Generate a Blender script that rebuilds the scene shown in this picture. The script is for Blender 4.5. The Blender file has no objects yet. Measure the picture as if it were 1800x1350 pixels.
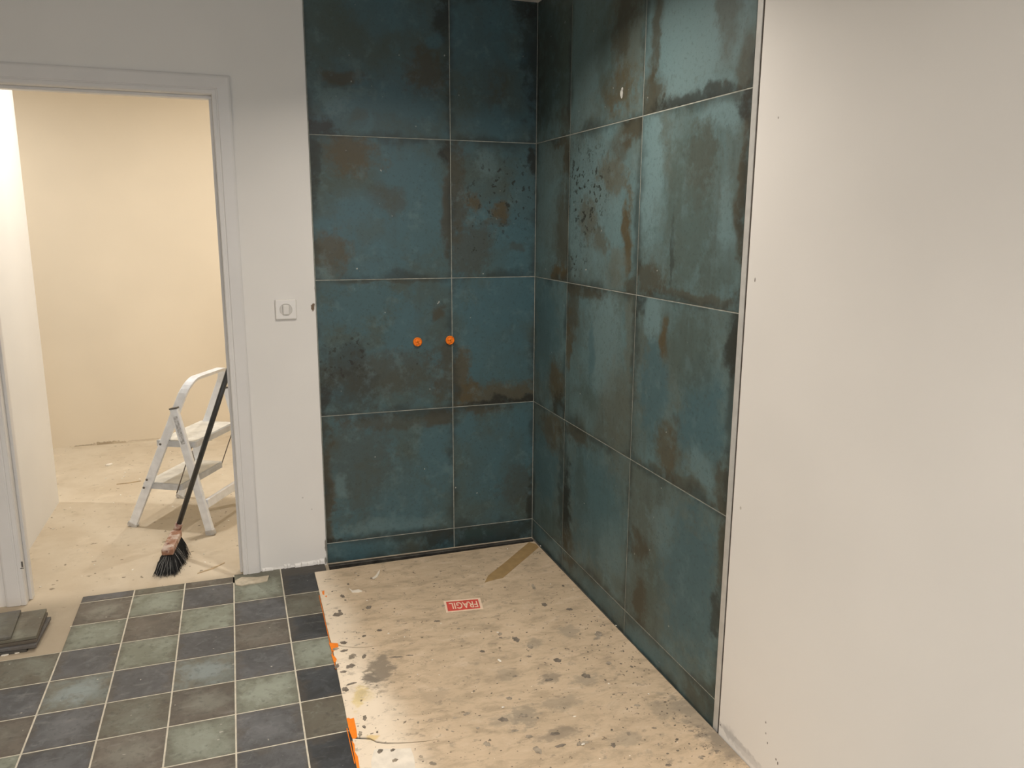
import bpy, bmesh, math, random
from mathutils import Vector, Matrix, Euler
random.seed(11)
S = bpy.context.scene
COL = S.collection

# ------------------------------------------------------------------ camera
CAM_LOC = Vector((-1.3257, -3.5096, 1.5358))
CAM_ROT = Euler((1.3707, -0.0054, -0.332), 'XYZ')
cam_d = bpy.data.cameras.new('camera')
cam_d.sensor_fit = 'HORIZONTAL'
cam_d.sensor_width = 36.0
cam_d.lens = 1390.8 / 1800 * 36.0
cam_d.clip_start = 0.02
cam = bpy.data.objects.new('camera', cam_d)
cam.location = CAM_LOC
cam.rotation_euler = CAM_ROT
COL.objects.link(cam)
S.camera = cam

# ------------------------------------------------------------------ light
vs = S.view_settings
vs.view_transform = 'Standard'
vs.look = 'None'
vs.gamma = 1
vs.use_curve_mapping = False
vs.exposure = 0.0
world = bpy.data.worlds.new('world')
S.world = world
world.use_nodes = True
world.node_tree.nodes['Background'].inputs[0].default_value = (0.75, 0.85, 1.0, 1)
world.node_tree.nodes['Background'].inputs[1].default_value = 0.3


def light(name, kind, loc, energy, color, rot=(0, 0, 0), **kw):
    d = bpy.data.lights.new(name, kind)
    d.energy = energy
    d.color = color
    for k, v in kw.items():
        setattr(d, k, v)
    o = bpy.data.objects.new(name, d)
    o.location = loc
    o.rotation_euler = rot
    COL.objects.link(o)
    return o


# recessed ceiling downlights (ceiling at 2.49): five in the shower room, one in the next room
WARM = (1, .895, .785)
light('downlight_shower', 'AREA', (-.66, -1.15, 2.484), 16, WARM, shape='DISK', size=.10, spread=math.radians(140))
light('downlight_middle', 'AREA', (-1.2, -3.4, 2.484), 18, WARM, shape='DISK', size=.10, spread=math.radians(172))
for k, (lx, ly) in enumerate(((-3.2, -3.9), (-3.2, -4.9), (-2.4, -4.9))):
    light('downlight_rear_%d' % (k + 1), 'AREA', (lx, ly, 2.484), 45, WARM, shape='DISK', size=.10, spread=math.radians(152))
# daylight through the window behind the camera
light('window_daylight', 'AREA', (-1.0, -5.96, 1.35), 26, (.72, .84, 1),
      rot=(math.radians(90), 0, 0), shape='RECTANGLE', size=1.3, size_y=1.5)
light('downlight_next_room', 'AREA', (-1.76, .88, 2.484), 18, (1, .955, .89), shape='DISK', size=.07)
light('fill_next_room_right', 'AREA', (-.6, 1.6, 2.484), 14.5, (1, .955, .89), shape='DISK', size=.07)  # unseen fill light, added to spread brightness over the next room's walls
light('light_next_room_left', 'AREA', (-3.4, 1.7, 2.484), 21, (1, .955, .89), shape='DISK', size=.07)  # unseen disk light left of the partition
S.cycles.adaptive_threshold = .04
S.cycles.max_bounces = 6
S.cycles.diffuse_bounces = 4
S.cycles.glossy_bounces = 3
S.cycles.transmission_bounces = 2
S.cycles.caustics_reflective = False
S.cycles.caustics_refractive = False


# ------------------------------------------------------------------ helpers
def ray_to(u, v, axis, val):
    """point of the photograph (1800x1350) on a world plane, used to read off sizes"""
    d = CAM_ROT.to_matrix() @ Vector(((u - 900) / 1390.8, (675 - v) / 1390.8, -1))
    return CAM_LOC + d * ((val - CAM_LOC[axis]) / d[axis])


def obj(name, mesh, mat=None, parent=None, loc=(0, 0, 0), rot=(0, 0, 0)):
    o = bpy.data.objects.new(name, mesh)
    COL.objects.link(o)
    o.location = loc
    o.rotation_euler = rot
    if mat is not None and mesh is not None and not mesh.materials:
        mesh.materials.append(mat)
    if parent is not None:
        o.parent = parent
    return o


def struct(o):
    o['kind'] = 'structure'
    return o


def tag(o, label, cat, group=None):
    o['label'] = label
    o['category'] = cat
    if group:
        o['group'] = group
    return o


def thing(name, label, cat, loc=(0, 0, 0), rot=(0, 0, 0), group=None):
    return tag(obj(name, None, None, None, loc, rot), label, cat, group)


def to_mesh(bm, name, smooth=False):
    bmesh.ops.recalc_face_normals(bm, faces=bm.faces[:])
    me = bpy.data.meshes.new(name)
    bm.to_mesh(me)
    bm.free()
    if smooth:
        for p in me.polygons:
            p.use_smooth = True
    return me


def add_box(bm, lo, hi, bevel=0.0, seg=1):
    vs_ = [bm.verts.new((x, y, z)) for x in (lo[0], hi[0]) for y in (lo[1], hi[1]) for z in (lo[2], hi[2])]
    fs = [(0, 1, 3, 2), (4, 6, 7, 5), (0, 4, 5, 1), (2, 3, 7, 6), (0, 2, 6, 4), (1, 5, 7, 3)]
    faces = [bm.faces.new([vs_[i] for i in f]) for f in fs]
    if bevel:
        es = list({e for f in faces for e in f.edges})
        bmesh.ops.bevel(bm, geom=es, offset=bevel, segments=seg, affect='EDGES', profile=.5)


def box_mesh(lo, hi, bevel=0.0, seg=1, name='box'):
    bm = bmesh.new()
    add_box(bm, lo, hi, bevel, seg)
    return to_mesh(bm, name)


def add_prism(bm, pts, z0, z1):
    """closed outline (x, y) extruded from z0 to z1"""
    a = [bm.verts.new((p[0], p[1], z0)) for p in pts]
    b = [bm.verts.new((p[0], p[1], z1)) for p in pts]
    n = len(pts)
    bm.faces.new(b)
    bm.faces.new(a[::-1])
    for i in range(n):
        bm.faces.new((a[i], a[(i + 1) % n], b[(i + 1) % n], b[i]))


def prism_mesh(pts, z0, z1, name='prism'):
    bm = bmesh.new()
    add_prism(bm, pts, z0, z1)
    return to_mesh(bm, name)


def add_tube(bm, p0, p1, r, n=10, r1=None):
    p0, p1 = Vector(p0), Vector(p1)
    r1 = r if r1 is None else r1
    d = (p1 - p0).normalized()
    a = d.cross(Vector((0, 0, 1)) if abs(d.z) < .9 else Vector((1, 0, 0))).normalized()
    b = d.cross(a)
    A = [bm.verts.new(p0 + (a * math.cos(t) + b * math.sin(t)) * r) for t in [2 * math.pi * i / n for i in range(n)]]
    B = [bm.verts.new(p1 + (a * math.cos(t) + b * math.sin(t)) * r1) for t in [2 * math.pi * i / n for i in range(n)]]
    bm.faces.new(A[::-1])
    bm.faces.new(B)
    for i in range(n):
        bm.faces.new((A[i], A[(i + 1) % n], B[(i + 1) % n], B[i]))


def tube_mesh(p0, p1, r, n=10, r1=None, name='tube'):
    bm = bmesh.new()
    add_tube(bm, p0, p1, r, n, r1)
    return to_mesh(bm, name, True)


def add_lathe(bm, prof, n=24):
    """profile of (radius, height) turned about z"""
    rings = [[bm.verts.new((r * math.cos(2 * math.pi * i / n), r * math.sin(2 * math.pi * i / n), h)) for i in range(n)] for r, h in prof]
    for a, b in zip(rings, rings[1:]):
        for i in range(n):
            bm.faces.new((a[i], a[(i + 1) % n], b[(i + 1) % n], b[i]))
    bm.faces.new(rings[0][::-1])
    bm.faces.new(rings[-1])


# ------------------------------------------------------------------ node helpers
class NT:
    def __init__(self, name):
        self.m = bpy.data.materials.new(name)
        self.m.use_nodes = True
        self.t = self.m.node_tree
        self.t.nodes.clear()
        self.out = self.n('ShaderNodeOutputMaterial')
        self.bsdf = self.n('ShaderNodeBsdfPrincipled')
        self.l(self.bsdf.outputs[0], self.out.inputs[0])

    def n(self, kind, **kw):
        x = self.t.nodes.new(kind)
        for k, v in kw.items():
            setattr(x, k, v)
        return x

    def l(self, a, b):
        self.t.links.new(a, b)

    def put(self, sock, val):
        if isinstance(val, bpy.types.NodeSocket):
            self.l(val, sock)
        elif val is not None:
            sock.default_value = val

    def coord(self):
        return self.n('ShaderNodeTexCoord').outputs['Object']

    def noise(self, vec, scale, detail=4, rough=.55, dist=0.0):
        x = self.n('ShaderNodeTexNoise')
        self.put(x.inputs['Vector'], vec)
        x.inputs['Scale'].default_value = scale
        x.inputs['Detail'].default_value = detail
        x.inputs['Roughness'].default_value = rough
        x.inputs['Distortion'].default_value = dist
        return x

    def vmath(self, op, a, b=None):
        x = self.n('ShaderNodeVectorMath', operation=op)
        self.put(x.inputs[0], a)
        if b is not None:
            self.put(x.inputs[1], b)
        return x.outputs['Value'] if op in ('LENGTH', 'DOT_PRODUCT') else x.outputs[0]

    def math(self, op, a, b=None, clamp=False):
        x = self.n('ShaderNodeMath', operation=op, use_clamp=clamp)
        self.put(x.inputs[0], a)
        if b is not None:
            self.put(x.inputs[1], b)
        return x.outputs[0]

    def ramp(self, v, a, b, c=0.0, d=1.0, smooth=True):
        x = self.n('ShaderNodeMapRange')
        x.interpolation_type = 'SMOOTHSTEP' if smooth else 'LINEAR'
        self.put(x.inputs[0], v)
        for i, q in zip((1, 2, 3, 4), (a, b, c, d)):
            x.inputs[i].default_value = q
        return x.outputs[0]

    def mix(self, fac, a, b, blend='MIX'):
        x = self.n('ShaderNodeMix', data_type='RGBA', blend_type=blend)
        self.put(x.inputs[0], fac)
        for s, v in ((x.inputs[6], a), (x.inputs[7], b)):
            self.put(s, v if isinstance(v, bpy.types.NodeSocket) else (*v, 1))
        return x.outputs[2]

    def mapping(self, vec, loc=(0, 0, 0), rot=(0, 0, 0), scale=(1, 1, 1), kind='POINT'):
        x = self.n('ShaderNodeMapping', vector_type=kind)
        self.put(x.inputs[0], vec)
        x.inputs[1].default_value = loc
        x.inputs[2].default_value = rot
        x.inputs[3].default_value = scale
        return x.outputs[0]

    def sep(self, v):
        x = self.n('ShaderNodeSeparateXYZ')
        self.put(x.inputs[0], v)
        return x.outputs

    def bump(self, h, strength=.2, dist=.002):
        x = self.n('ShaderNodeBump')
        x.inputs['Strength'].default_value = strength
        x.inputs['Distance'].default_value = dist
        self.l(h, x.inputs['Height'])
        self.l(x.outputs[0], self.bsdf.inputs['Normal'])

    def done(self, color=None, rough=None, metal=None, spec=None):
        if color is not None:
            self.put(self.bsdf.inputs['Base Color'], color if isinstance(color, bpy.types.NodeSocket) else (*color, 1))
        if rough is not None:
            self.put(self.bsdf.inputs['Roughness'], rough)
        if metal is not None:
            self.put(self.bsdf.inputs['Metallic'], metal)
        if spec is not None:
            self.put(self.bsdf.inputs['Specular IOR Level'], spec)
        return self.m


def simple(name, col, rough=.5, metal=0.0, var=.08, scale=30, spec=.5):
    t = NT(name)
    n = t.noise(t.coord(), scale, 4)
    c = t.mix(t.ramp(n.outputs[0], .3, .7), [x * (1 - var) for x in col], [min(1, x * (1 + var)) for x in col])
    return t.done(c, rough, metal, spec)


def blob_layers(t, base, vec, edge_noise, blobs, flat=1):
    """stains: list of (centre, radii, angle, colour, strength, softness); flat = the axis across the face"""
    c = base
    for (p, r, ang, col, st, soft) in blobs:
        loc = [0.0, 0.0, 0.0]
        sc = [1.0, 1.0, 1.0]
        rot = [0.0, 0.0, 0.0]
        ax = [i for i in range(3) if i != flat]
        loc[ax[0]], loc[ax[1]] = p
        sc[ax[0]], sc[ax[1]] = r
        rot[flat] = ang
        m = t.mapping(vec, loc, rot, sc, 'TEXTURE')
        d = t.vmath('LENGTH', m)
        d = t.math('ADD', d, edge_noise)
        f = t.ramp(d, 1 + soft, max(.05, 1 - soft), 0, st)
        c = t.mix(f, c, col)
    return c


# ------------------------------------------------------------------ materials
def plaster(name, col, blobs=(), flat=1, rough=.75):
    t = NT(name)
    co = t.coord()
    n1 = t.noise(co, 1.7, 2)
    c = t.mix(t.ramp(n1.outputs[0], .3, .7), [x * .97 for x in col], [min(1, x * 1.02) for x in col])
    if blobs:
        keep = [1, 1, 1]
        keep[flat] = 0
        v = t.vmath('MULTIPLY', co, tuple(keep))
        wn = t.noise(co, 70, 2)
        e = t.math('MULTIPLY', t.math('SUBTRACT', wn.outputs[0], .5), 1.6)
        c = blob_layers(t, c, v, e, blobs, flat)
    return t.done(c, rough, 0, .3)


WHITE = (.80, .785, .755)
DARKN = (.10, .08, .06)
GREYD = (.42, .42, .41)

M = {}
M['casing'] = simple('painted_wood', (.745, .730, .712), .45, 0, .02, 6, .5)
M['switch'] = simple('white_plastic', (.78, .76, .72), .28, 0, .01, 10, .5)
M['orange'] = simple('orange_plastic', (.95, .25, .012), .35, 0, .05, 60)
M['grout_wall'] = simple('wall_grout', (.32, .33, .29), .85, 0, .2, 40)
M['grout_floor'] = simple('floor_grout', (.60, .56, .46), .9, 0, .12, 30)
M['alu'] = simple('aluminium', (.82, .85, .90), .36, .25, .06, 25)
M['alu_trim'] = simple('aluminium_trim', (.60, .60, .58), .4, .3, .06, 25)
M['step'] = simple('step_tread', (.74, .72, .66), .5, .15, .12, 18)
M['step_rim'] = simple('step_rim', (.55, .57, .60), .45, .3, .1, 25)
M['rubber'] = simple('grey_rubber', (.50, .48, .45), .7, 0, .15, 40)
M['rivet'] = simple('dark_rivet', (.14, .13, .12), .5, .5, .1, 40)
M['rod'] = simple('steel_rod', (.22, .20, .18), .45, .7, .1, 40)
M['pole'] = simple('broom_pole', (.035, .037, .036), .38, 0, .3, 25)
M['bristle'] = simple('black_bristle', (.006, .006, .006), .75, 0, .2, 50)
M['bristle_grey'] = simple('dusty_bristle', (.20, .20, .19), .7, 0, .3, 50)
M['kraft_tape'] = simple('brown_tape', (.38, .255, .115), .45, 0, .08, 30)
M['paper'] = simple('white_paper', (.78, .72, .62), .8, 0, .08, 30)
M['ink_red'] = simple('red_print', (.66, .085, .065), .55, 0, .1, 60)
M['ink_cream'] = simple('cream_print', (.85, .66, .50), .6, 0, .05, 60)
M['tray'] = simple('dark_tray', (.02, .02, .02), .6, 0, .2, 30)
M['profile'] = simple('dark_profile', (.045, .042, .036), .6, 0, .5, 25)
M['mortar'] = simple('dried_mortar', (.20, .17, .135), .9, 0, .3, 60)
M['mortar_light'] = simple('pale_dried_mortar', (.33, .28, .215), .9, 0, .3, 60)
M['crumb'] = simple('plaster_crumb', (.82, .77, .68), .9, 0, .1, 60)
M['filler'] = simple('dried_filler', (.52, .46, .355), .9, 0, .12, 40)
M['wood'] = simple('pale_wood', (.55, .43, .28), .8, 0, .15, 40)
M['void'] = simple('gap_shade', (.06, .05, .04), .9)  # shade inside gaps, put into a dark colour


def broom_wood():
    t = NT('broom_block_wood')
    co = t.coord()
    n = t.noise(co, 22, 4, .6)
    c = t.mix(t.ramp(n.outputs[0], .42, .6), (.30, .15, .09), (.52, .42, .36))
    n2 = t.noise(t.mapping(co, (3, 1, 7)), 30, 4)
    c = t.mix(t.ramp(n2.outputs[0], .56, .68), c, (.16, .05, .04))
    return t.done(c, .6)


M['broom_wood'] = broom_wood()


def screed(name, a, b, c_):
    t = NT(name)
    co = t.coord()
    n1 = t.noise(co, 2.2, 6, .62, .3)
    n2 = t.noise(co, 11, 5, .6)
    n3 = t.noise(co, 55, 3, .5)
    c = t.mix(t.ramp(n1.outputs[0], .32, .68), a, b)
    c = t.mix(t.math('MULTIPLY', t.ramp(n2.outputs[0], .52, .72), .55), c, c_)
    n5 = t.noise(t.mapping(co, (5, 2, 0)), 5, 5, .6)
    c = t.mix(t.math('MULTIPLY', t.ramp(n5.outputs[0], .56, .75), .35), c, [min(1, x * 1.25) for x in a])
    n4 = t.noise(t.mapping(co, (9, 4, 0)), 34, 2, .5)
    c = t.mix(t.math('MULTIPLY', t.ramp(n4.outputs[0], .69, .74), .7), c, (.16, .13, .09))
    # darker tan screed on the shower room side, up to the threshold
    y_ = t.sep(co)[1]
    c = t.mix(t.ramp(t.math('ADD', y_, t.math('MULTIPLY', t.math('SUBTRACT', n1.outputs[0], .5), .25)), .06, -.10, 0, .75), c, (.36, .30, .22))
    h = t.math('ADD', n2.outputs[0], t.math('MULTIPLY', n3.outputs[0], .4))
    t.bump(h, .35, .006)
    return t.done(c, .9, 0, .2)


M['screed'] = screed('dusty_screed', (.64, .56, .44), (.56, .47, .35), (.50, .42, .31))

# tile colours
TB = (.055, .115, .134)    # blue teal
TL = (.132, .210, .222)    # light teal
TG = (.060, .084, .073)    # grey green
TN = (.056, .050, .031)    # brown
TO = (.078, .060, .028)    # rust
TK = (.016, .017, .012)    # near black
TH = (.105, .108, .080)    # pale olive


def tile_material(name, seed, w, h, blobs, base=(TB, TG), specks=(), streak=.4):
    t = NT(name)
    co = t.coord()
    off = t.vmath('ADD', co, (seed * 3.17, seed * 1.31, seed * 5.71))
    nbig = t.noise(off, 3.2, 4, .6, .4)
    c = t.mix(t.ramp(nbig.outputs[0], .34, .66), base[0], base[1])
    nst = t.noise(t.mapping(off, (0, 0, 0), (0, 0, 0), (22, 1, 3.0)), 1.0, 4, .6)
    c = t.mix(t.math('MULTIPLY', t.ramp(nst.outputs[0], .48, .75), streak), c, [x * .72 for x in base[1]])
    nm = t.noise(t.mapping(off, (6, 2, 4)), 7, 4, .68, .6)
    c = t.mix(t.math('MULTIPLY', t.ramp(nm.outputs[0], .5, .66), .5), c, base[1])
    c = t.mix(t.math('MULTIPLY', t.ramp(nm.outputs[0], .44, .3), .45), c, [x * 1.3 for x in base[0]])
    # torn stain edges: coarse warp + fine edge noise
    wn = t.noise(off, 5, 3, .6)
    warp = t.vmath('MULTIPLY', t.vmath('SUBTRACT', wn.outputs['Color'], (.5, .5, .5)), (.16, 0, .16))
    v = t.vmath('MULTIPLY', t.vmath('ADD', co, warp), (1, 0, 1))
    en = t.noise(off, 24, 4, .7)
    e = t.math('MULTIPLY', t.math('SUBTRACT', en.outputs[0], .5), 2.3)
    bl = [((u * w, q * h), (ru * w, rq * h), 0.0, col, st, .45) for (u, q, ru, rq, col, st) in blobs]
    c = blob_layers(t, c, v, e, bl)
    # worn dark rim of the glaze, irregular
    xs, _, zs = t.sep(v)
    dx = t.math('SUBTRACT', w / 2, t.math('ABSOLUTE', t.math('SUBTRACT', xs, w / 2)))
    dz = t.math('SUBTRACT', h / 2, t.math('ABSOLUTE', t.math('SUBTRACT', zs, h / 2)))
    rim = t.math('ADD', t.math('MINIMUM', dx, dz), t.math('MULTIPLY', e, .02))
    c = t.mix(t.ramp(rim, .03, -.012, 0, .55), c, TK)
    # fine mottling
    ng = t.noise(off, 80, 3, .7)
    c = t.mix(t.math('MULTIPLY', t.ramp(ng.outputs[0], .52, .72), .35), c, [x * .5 for x in TG])
    nl = t.noise(t.mapping(off, (4, 9, 2)), 12, 4, .7)
    c = t.mix(t.math('MULTIPLY', t.ramp(nl.outputs[0], .52, .72), .32), c, TL)
    for (u, q, ru, rq, dens) in specks:
        ns = t.noise(t.mapping(off, (1, 7, 3)), 42, 3, .6)
        m = t.mapping(v, (u * w, 0, q * h), (0, 0, 0), (ru * w, 1, rq * h), 'TEXTURE')
        area = t.ramp(t.vmath('LENGTH', m), 1.3, .4)
        f = t.math('MULTIPLY', t.ramp(ns.outputs[0], .62 - dens, .68 - dens), area)
        c = t.mix(t.math('MULTIPLY', f, .85), c, TK)
    # tiny pale chips of dust
    nd = t.noise(t.mapping(off, (2, 3, 8)), 48, 1, .4)
    c = t.mix(t.ramp(nd.outputs[0], .795, .83), c, (.34, .36, .33))
    t.bump(ng.outputs[0], .12, .0015)
    r = t.ramp(nbig.outputs[0], .3, .7, .42, .58)
    return t.done(c, r, 0, .45)


def floor_tile_material():
    t = NT('glazed_floor_tile')
    co = t.coord()
    info = t.n('ShaderNodeObjectInfo')
    off = t.n('ShaderNodeVectorMath', operation='ADD')
    t.l(co, off.inputs[0])
    cmb = t.n('ShaderNodeCombineXYZ')
    for i, k in enumerate((37.0, 91.0, 53.0)):
        t.l(t.math('MULTIPLY', info.outputs['Random'], k), cmb.inputs[i])
    t.l(cmb.outputs[0], off.inputs[1])
    o = off.outputs[0]

    def attr(n):
        a = t.n('ShaderNodeAttribute', attribute_type='OBJECT', attribute_name=n)
        return a
    ca, cb, cc = attr('tint_a').outputs['Color'], attr('tint_b').outputs['Color'], attr('tint_c').outputs['Color']
    amt = attr('patch').outputs['Fac']
    n1 = t.noise(o, 8, 4, .6, .6)
    c = t.mix(t.ramp(n1.outputs[0], .36, .64), ca, cb)
    # paler worn patch around the middle
    wn = t.noise(o, 16, 5, .6)
    v = t.vmath('MULTIPLY', t.vmath('ADD', co, t.vmath('MULTIPLY', t.vmath('SUBTRACT', wn.outputs['Color'], (.5, .5, .5)), (.13, .13, 0))), (1, 1, 0))
    m = t.mapping(v, (.1, .1, 0), (0, 0, .4), (.075, .06, 1), 'TEXTURE')
    d = t.vmath('LENGTH', m)
    f = t.math('MULTIPLY', t.ramp(d, 1.3, .4), amt)
    c = t.mix(f, c, cc)
    n5 = t.noise(t.mapping(o, (3, 1, 4)), 22, 4, .7, .8)
    c = t.mix(t.math('MULTIPLY', t.ramp(n5.outputs[0], .5, .68), .55), c, cc)
    n6 = t.noise(t.mapping(o, (7, 2, 1)), 18, 4, .7, .5)
    c = t.mix(t.math('MULTIPLY', t.ramp(n6.outputs[0], .52, .7), .45), c, cb)
    # brownish worn rim
    xs, ys, _ = t.sep(v)
    dx = t.math('SUBTRACT', .098, t.math('ABSOLUTE', t.math('SUBTRACT', xs, .098)))
    dy = t.math('SUBTRACT', .098, t.math('ABSOLUTE', t.math('SUBTRACT', ys, .098)))
    c = t.mix(t.math('MULTIPLY', t.ramp(t.math('MINIMUM', dx, dy), .03, -.01), .5), c, (.085, .068, .048))
    n2 = t.noise(o, 48, 5, .65)
    c = t.mix(t.math('MULTIPLY', t.ramp(n2.outputs[0], .52, .72), .4), c, (.03, .03, .028))
    n3 = t.noise(t.mapping(o, (0, 0, 0), (0, 0, .6), (12, 45, 1)), 1, 4, .6)
    c = t.mix(t.math('MULTIPLY', t.ramp(n3.outputs[0], .58, .75), .22), c, (.33, .33, .30))
    nd = t.noise(t.mapping(o, (1, 5, 2)), 55, 1, .4)
    c = t.mix(t.ramp(nd.outputs[0], .78, .82), c, (.4, .38, .33))
    t.bump(n2.outputs[0], .15, .0012)
    return t.done(c, .5, 0, .4)


M['floor_tile'] = floor_tile_material()

# ------------------------------------------------------------------ sizes of the place
CEIL = 2.49
SUB = -.010                  # bare screed, below the floor tiles (top 0)
WALLY = -.012                # plaster face of the door wall
BACKY = .070                 # its other face
XL, X1 = -1.009, -.4043      # tiled back wall: left edge, vertical joint (corner at 0)
Y1, Y2, YR = -.3888, -1.0106, -1.6216
ZL = [-.0113, .0877, .6897, 1.2917, 1.8937, CEIL]
DX0, DX1, DZ = -2.222, -1.379, 2.028       # door opening
REAR, LEFT = -6.0, -4.2

# ------------------------------------------------------------------ setting
# floor (bare screed of both rooms, one slab) and ceiling
PIT = (XL + .001, -1.97)     # the sunk shower place lies right of / behind these
bm = bmesh.new()
add_prism(bm, [(LEFT, -2.4), (.12, -2.4), (.12, PIT[1]), (PIT[0], PIT[1]), (PIT[0], -.0005), (.12, -.0005), (.12, 2.7), (LEFT, 2.7)], SUB - .1, SUB)
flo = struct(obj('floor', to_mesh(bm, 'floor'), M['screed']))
struct(obj('floor_shower', box_mesh((PIT[0], PIT[1], SUB - .12), (.12, 0, SUB - .05)), M['void']))
struct(obj('floor_rear', box_mesh((LEFT, REAR, SUB - .1), (.12, -2.4, -.001)), simple('dark_slate_floor', (.12, .12, .11), .5, 0, .3, 6)))
M['ceil'] = plaster('ceiling_paint', (.80, .79, .77))
struct(obj('ceiling', box_mesh((LEFT, REAR, CEIL), (.12, 2.7, CEIL + .1)), M['ceil']))

# plaster of the door wall, with chipped corner marks
p1 = ray_to(550, 540, 1, WALLY)
dwb = [((p1.x, p1.z), (.008, .016), .15, (.17, .12, .08), 1, .25)]
for k, (u, v, a, b) in enumerate([(553, 506, .004, .016), (556, 566, .003, .006), (539, 60, .003, .03), (541, 100, .003, .02), (543, 190, .003, .025), (544, 280, .003, .03),
                                  (566, 700, .003, .02), (569, 790, .003, .012), (571, 960, .004, .03), (571, 985, .004, .02)]):
    p = ray_to(u, v, 1, WALLY)
    dwb.append(((p.x + .004, p.z), (a, b), 0, (.20, .19, .16), .9, .4))
for (u, v, a, b) in [(474, 1001, .010, .008), (532, 875, .003, .003), (548, 895, .003, .003)]:
    p = ray_to(u, v, 1, WALLY)
    dwb.append(((p.x, p.z), (a, b), 0, (.45, .44, .42), .7, .5))
M['plaster_door'] = plaster('door_wall_plaster', WHITE, dwb)
bm = bmesh.new()
ol = [(LEFT, SUB - .02), (DX0 - .001, SUB - .02), (DX0 - .001, DZ + .001), (DX1 + .001, DZ + .001), (DX1 + .001, SUB - .02), (XL - .004, SUB - .02), (XL - .004, CEIL), (LEFT, CEIL)]
add_prism(bm, ol, -BACKY, -WALLY)
bmesh.ops.bevel(bm, geom=[e for e in bm.edges if all(abs(v.co.x - XL + .004) < 1e-5 for v in e.verts) and abs(e.verts[0].co.y - e.verts[1].co.y) > 1], offset=.0025, segments=2, affect='EDGES')
for v_ in bm.verts:
    v_.co = Vector((v_.co.x, -v_.co.z, v_.co.y))
wdoor = struct(obj('wall_door', to_mesh(bm, 'wall_door'), M['plaster_door']))

# structural walls carrying the tiles
M['plain'] = plaster('white_plaster', WHITE)
M['dim_unseen'] = plaster('dim_unseen_paint', (.42, .40, .37))  # colour of the unseen walls, made darker to cut bounced light
wback = struct(obj('wall_back', box_mesh((XL - .004, .0105, SUB - .02), (.12, BACKY, CEIL)), M['plain']))
wrt = struct(obj('wall_shower_side', box_mesh((.0105, YR - .03, SUB - .02), (.12, .0105, CEIL)), M['plain']))

# right wall, plastered, a hair proud of the tiles; grey scuff along its foot, a few specks
rb = []
for (u, v, a, b, col, st) in [(1290, 1298, .10, .009, (.48, .47, .46), .6), (1310, 1324, .09, .014, (.54, .53, .52), .55), (1283, 1290, .03, .02, (.5, .49, .48), .5),
                              (1266, 1274, .0025, .0025, (.1, .1, .1), 1), (1346, 1270, .002, .003, DARKN, .8), (1346, 1289, .002, .003, DARKN, .8), (1349, 1306, .002, .003, DARKN, .8), (1364, 1335, .002, .003, DARKN, .9), (1367, 1342, .002, .004, DARKN, .9),
                              (1327, 492, .002, .005, DARKN, .8), (1368, 207, .0022, .003, DARKN, .7), (1302, 893, .003, .004, (.4, .36, .3), .6)]:
    p = ray_to(u, v, 0, -.004)
    rb.append(((p.y, p.z), (a, b), 0, col, st, .4))
M['plaster_right'] = plaster('right_wall_plaster', WHITE, rb, 0)
bm = bmesh.new()
add_box(bm, (-.004, REAR, SUB - .02), (.12, YR - .034, CEIL), .004, 3)
struct(obj('wall_right', to_mesh(bm, 'wall_right', False), M['plaster_right']))

# walls out of the photograph that close the shower room; the rear one has the window
bm = bmesh.new()
add_box(bm, (LEFT, REAR - .12, SUB), (-1.65, REAR, CEIL))
add_box(bm, (-.35, REAR - .12, SUB), (.12, REAR, CEIL))
add_box(bm, (-1.65, REAR - .12, 2.1), (-.35, REAR, CEIL))
add_box(bm, (-1.65, REAR - .12, SUB), (-.35, REAR, .6))
struct(obj('wall_rear', to_mesh(bm, 'wall_rear'), M['dim_unseen']))
struct(obj('wall_left', box_mesh((LEFT - .1, REAR, SUB), (LEFT, 2.7, CEIL)), M['dim_unseen']))

# next room: cream far wall, white partition
fb = []
for (u, v, a, b, col, st) in [(192, 780, .10, .018, (.42, .33, .22), .9), (208, 778, .045, .010, (.60, .50, .36), 1), (130, 787, .06, .008, (.45, .36, .24), .6), (270, 772, .2, .006, (.5, .4, .28), .4), (150, 783, .06, .006, (.40, .32, .22), .7)]:
    p = ray_to(u, v, 1, 2.53)
    fb.append(((p.x, p.z), (a, b), 0, col, st, .3))
CREAM = (.82, .72, .57)
M['cream'] = plaster('cream_paint', CREAM, fb)
struct(obj('wall_far', box_mesh((LEFT, 2.53, SUB - .02), (.12, 2.7, CEIL)), M['cream']))
struct(obj('wall_partition', box_mesh((-2.50, BACKY, SUB - .02), (-2.345, 1.308, CEIL), .004, 2), M['plain']))
struct(obj('wall_next_room_side', box_mesh((-.02, BACKY, SUB - .02), (.12, 2.53, CEIL)), M['cream']))

# ------------------------------------------------------------------ door frame
door = struct(obj('door_1', None))
door.location = ((DX0 + DX1) / 2, WALLY, SUB)
DO = Vector(door.location)


def casing_mesh(length, w=.074):
    """moulded casing: profile in (x across, y depth), extruded along z; x=0 is the opening side"""
    prof = [(0, 0), (0, -.010), (.004, -.014), (.016, -.014), (.018, -.0115), (.021, -.0115), (.024, -.0145), (w - .010, -.0125), (w - .004, -.0105), (w, -.007), (w, 0)]
    bm = bmesh.new()
    add_prism(bm, prof, 0, length)
    return to_mesh(bm, 'casing')


H = DZ - SUB


def mitred(me, lo, hi):
    """slant the ends for 45 degree corners"""
    n = max(v.co.z for v in me.vertices)
    for v in me.vertices:
        if v.co.z < n / 2 and lo:
            v.co.z -= v.co.x
        elif v.co.z > n / 2 and hi:
            v.co.z += v.co.x
    return me


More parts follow.
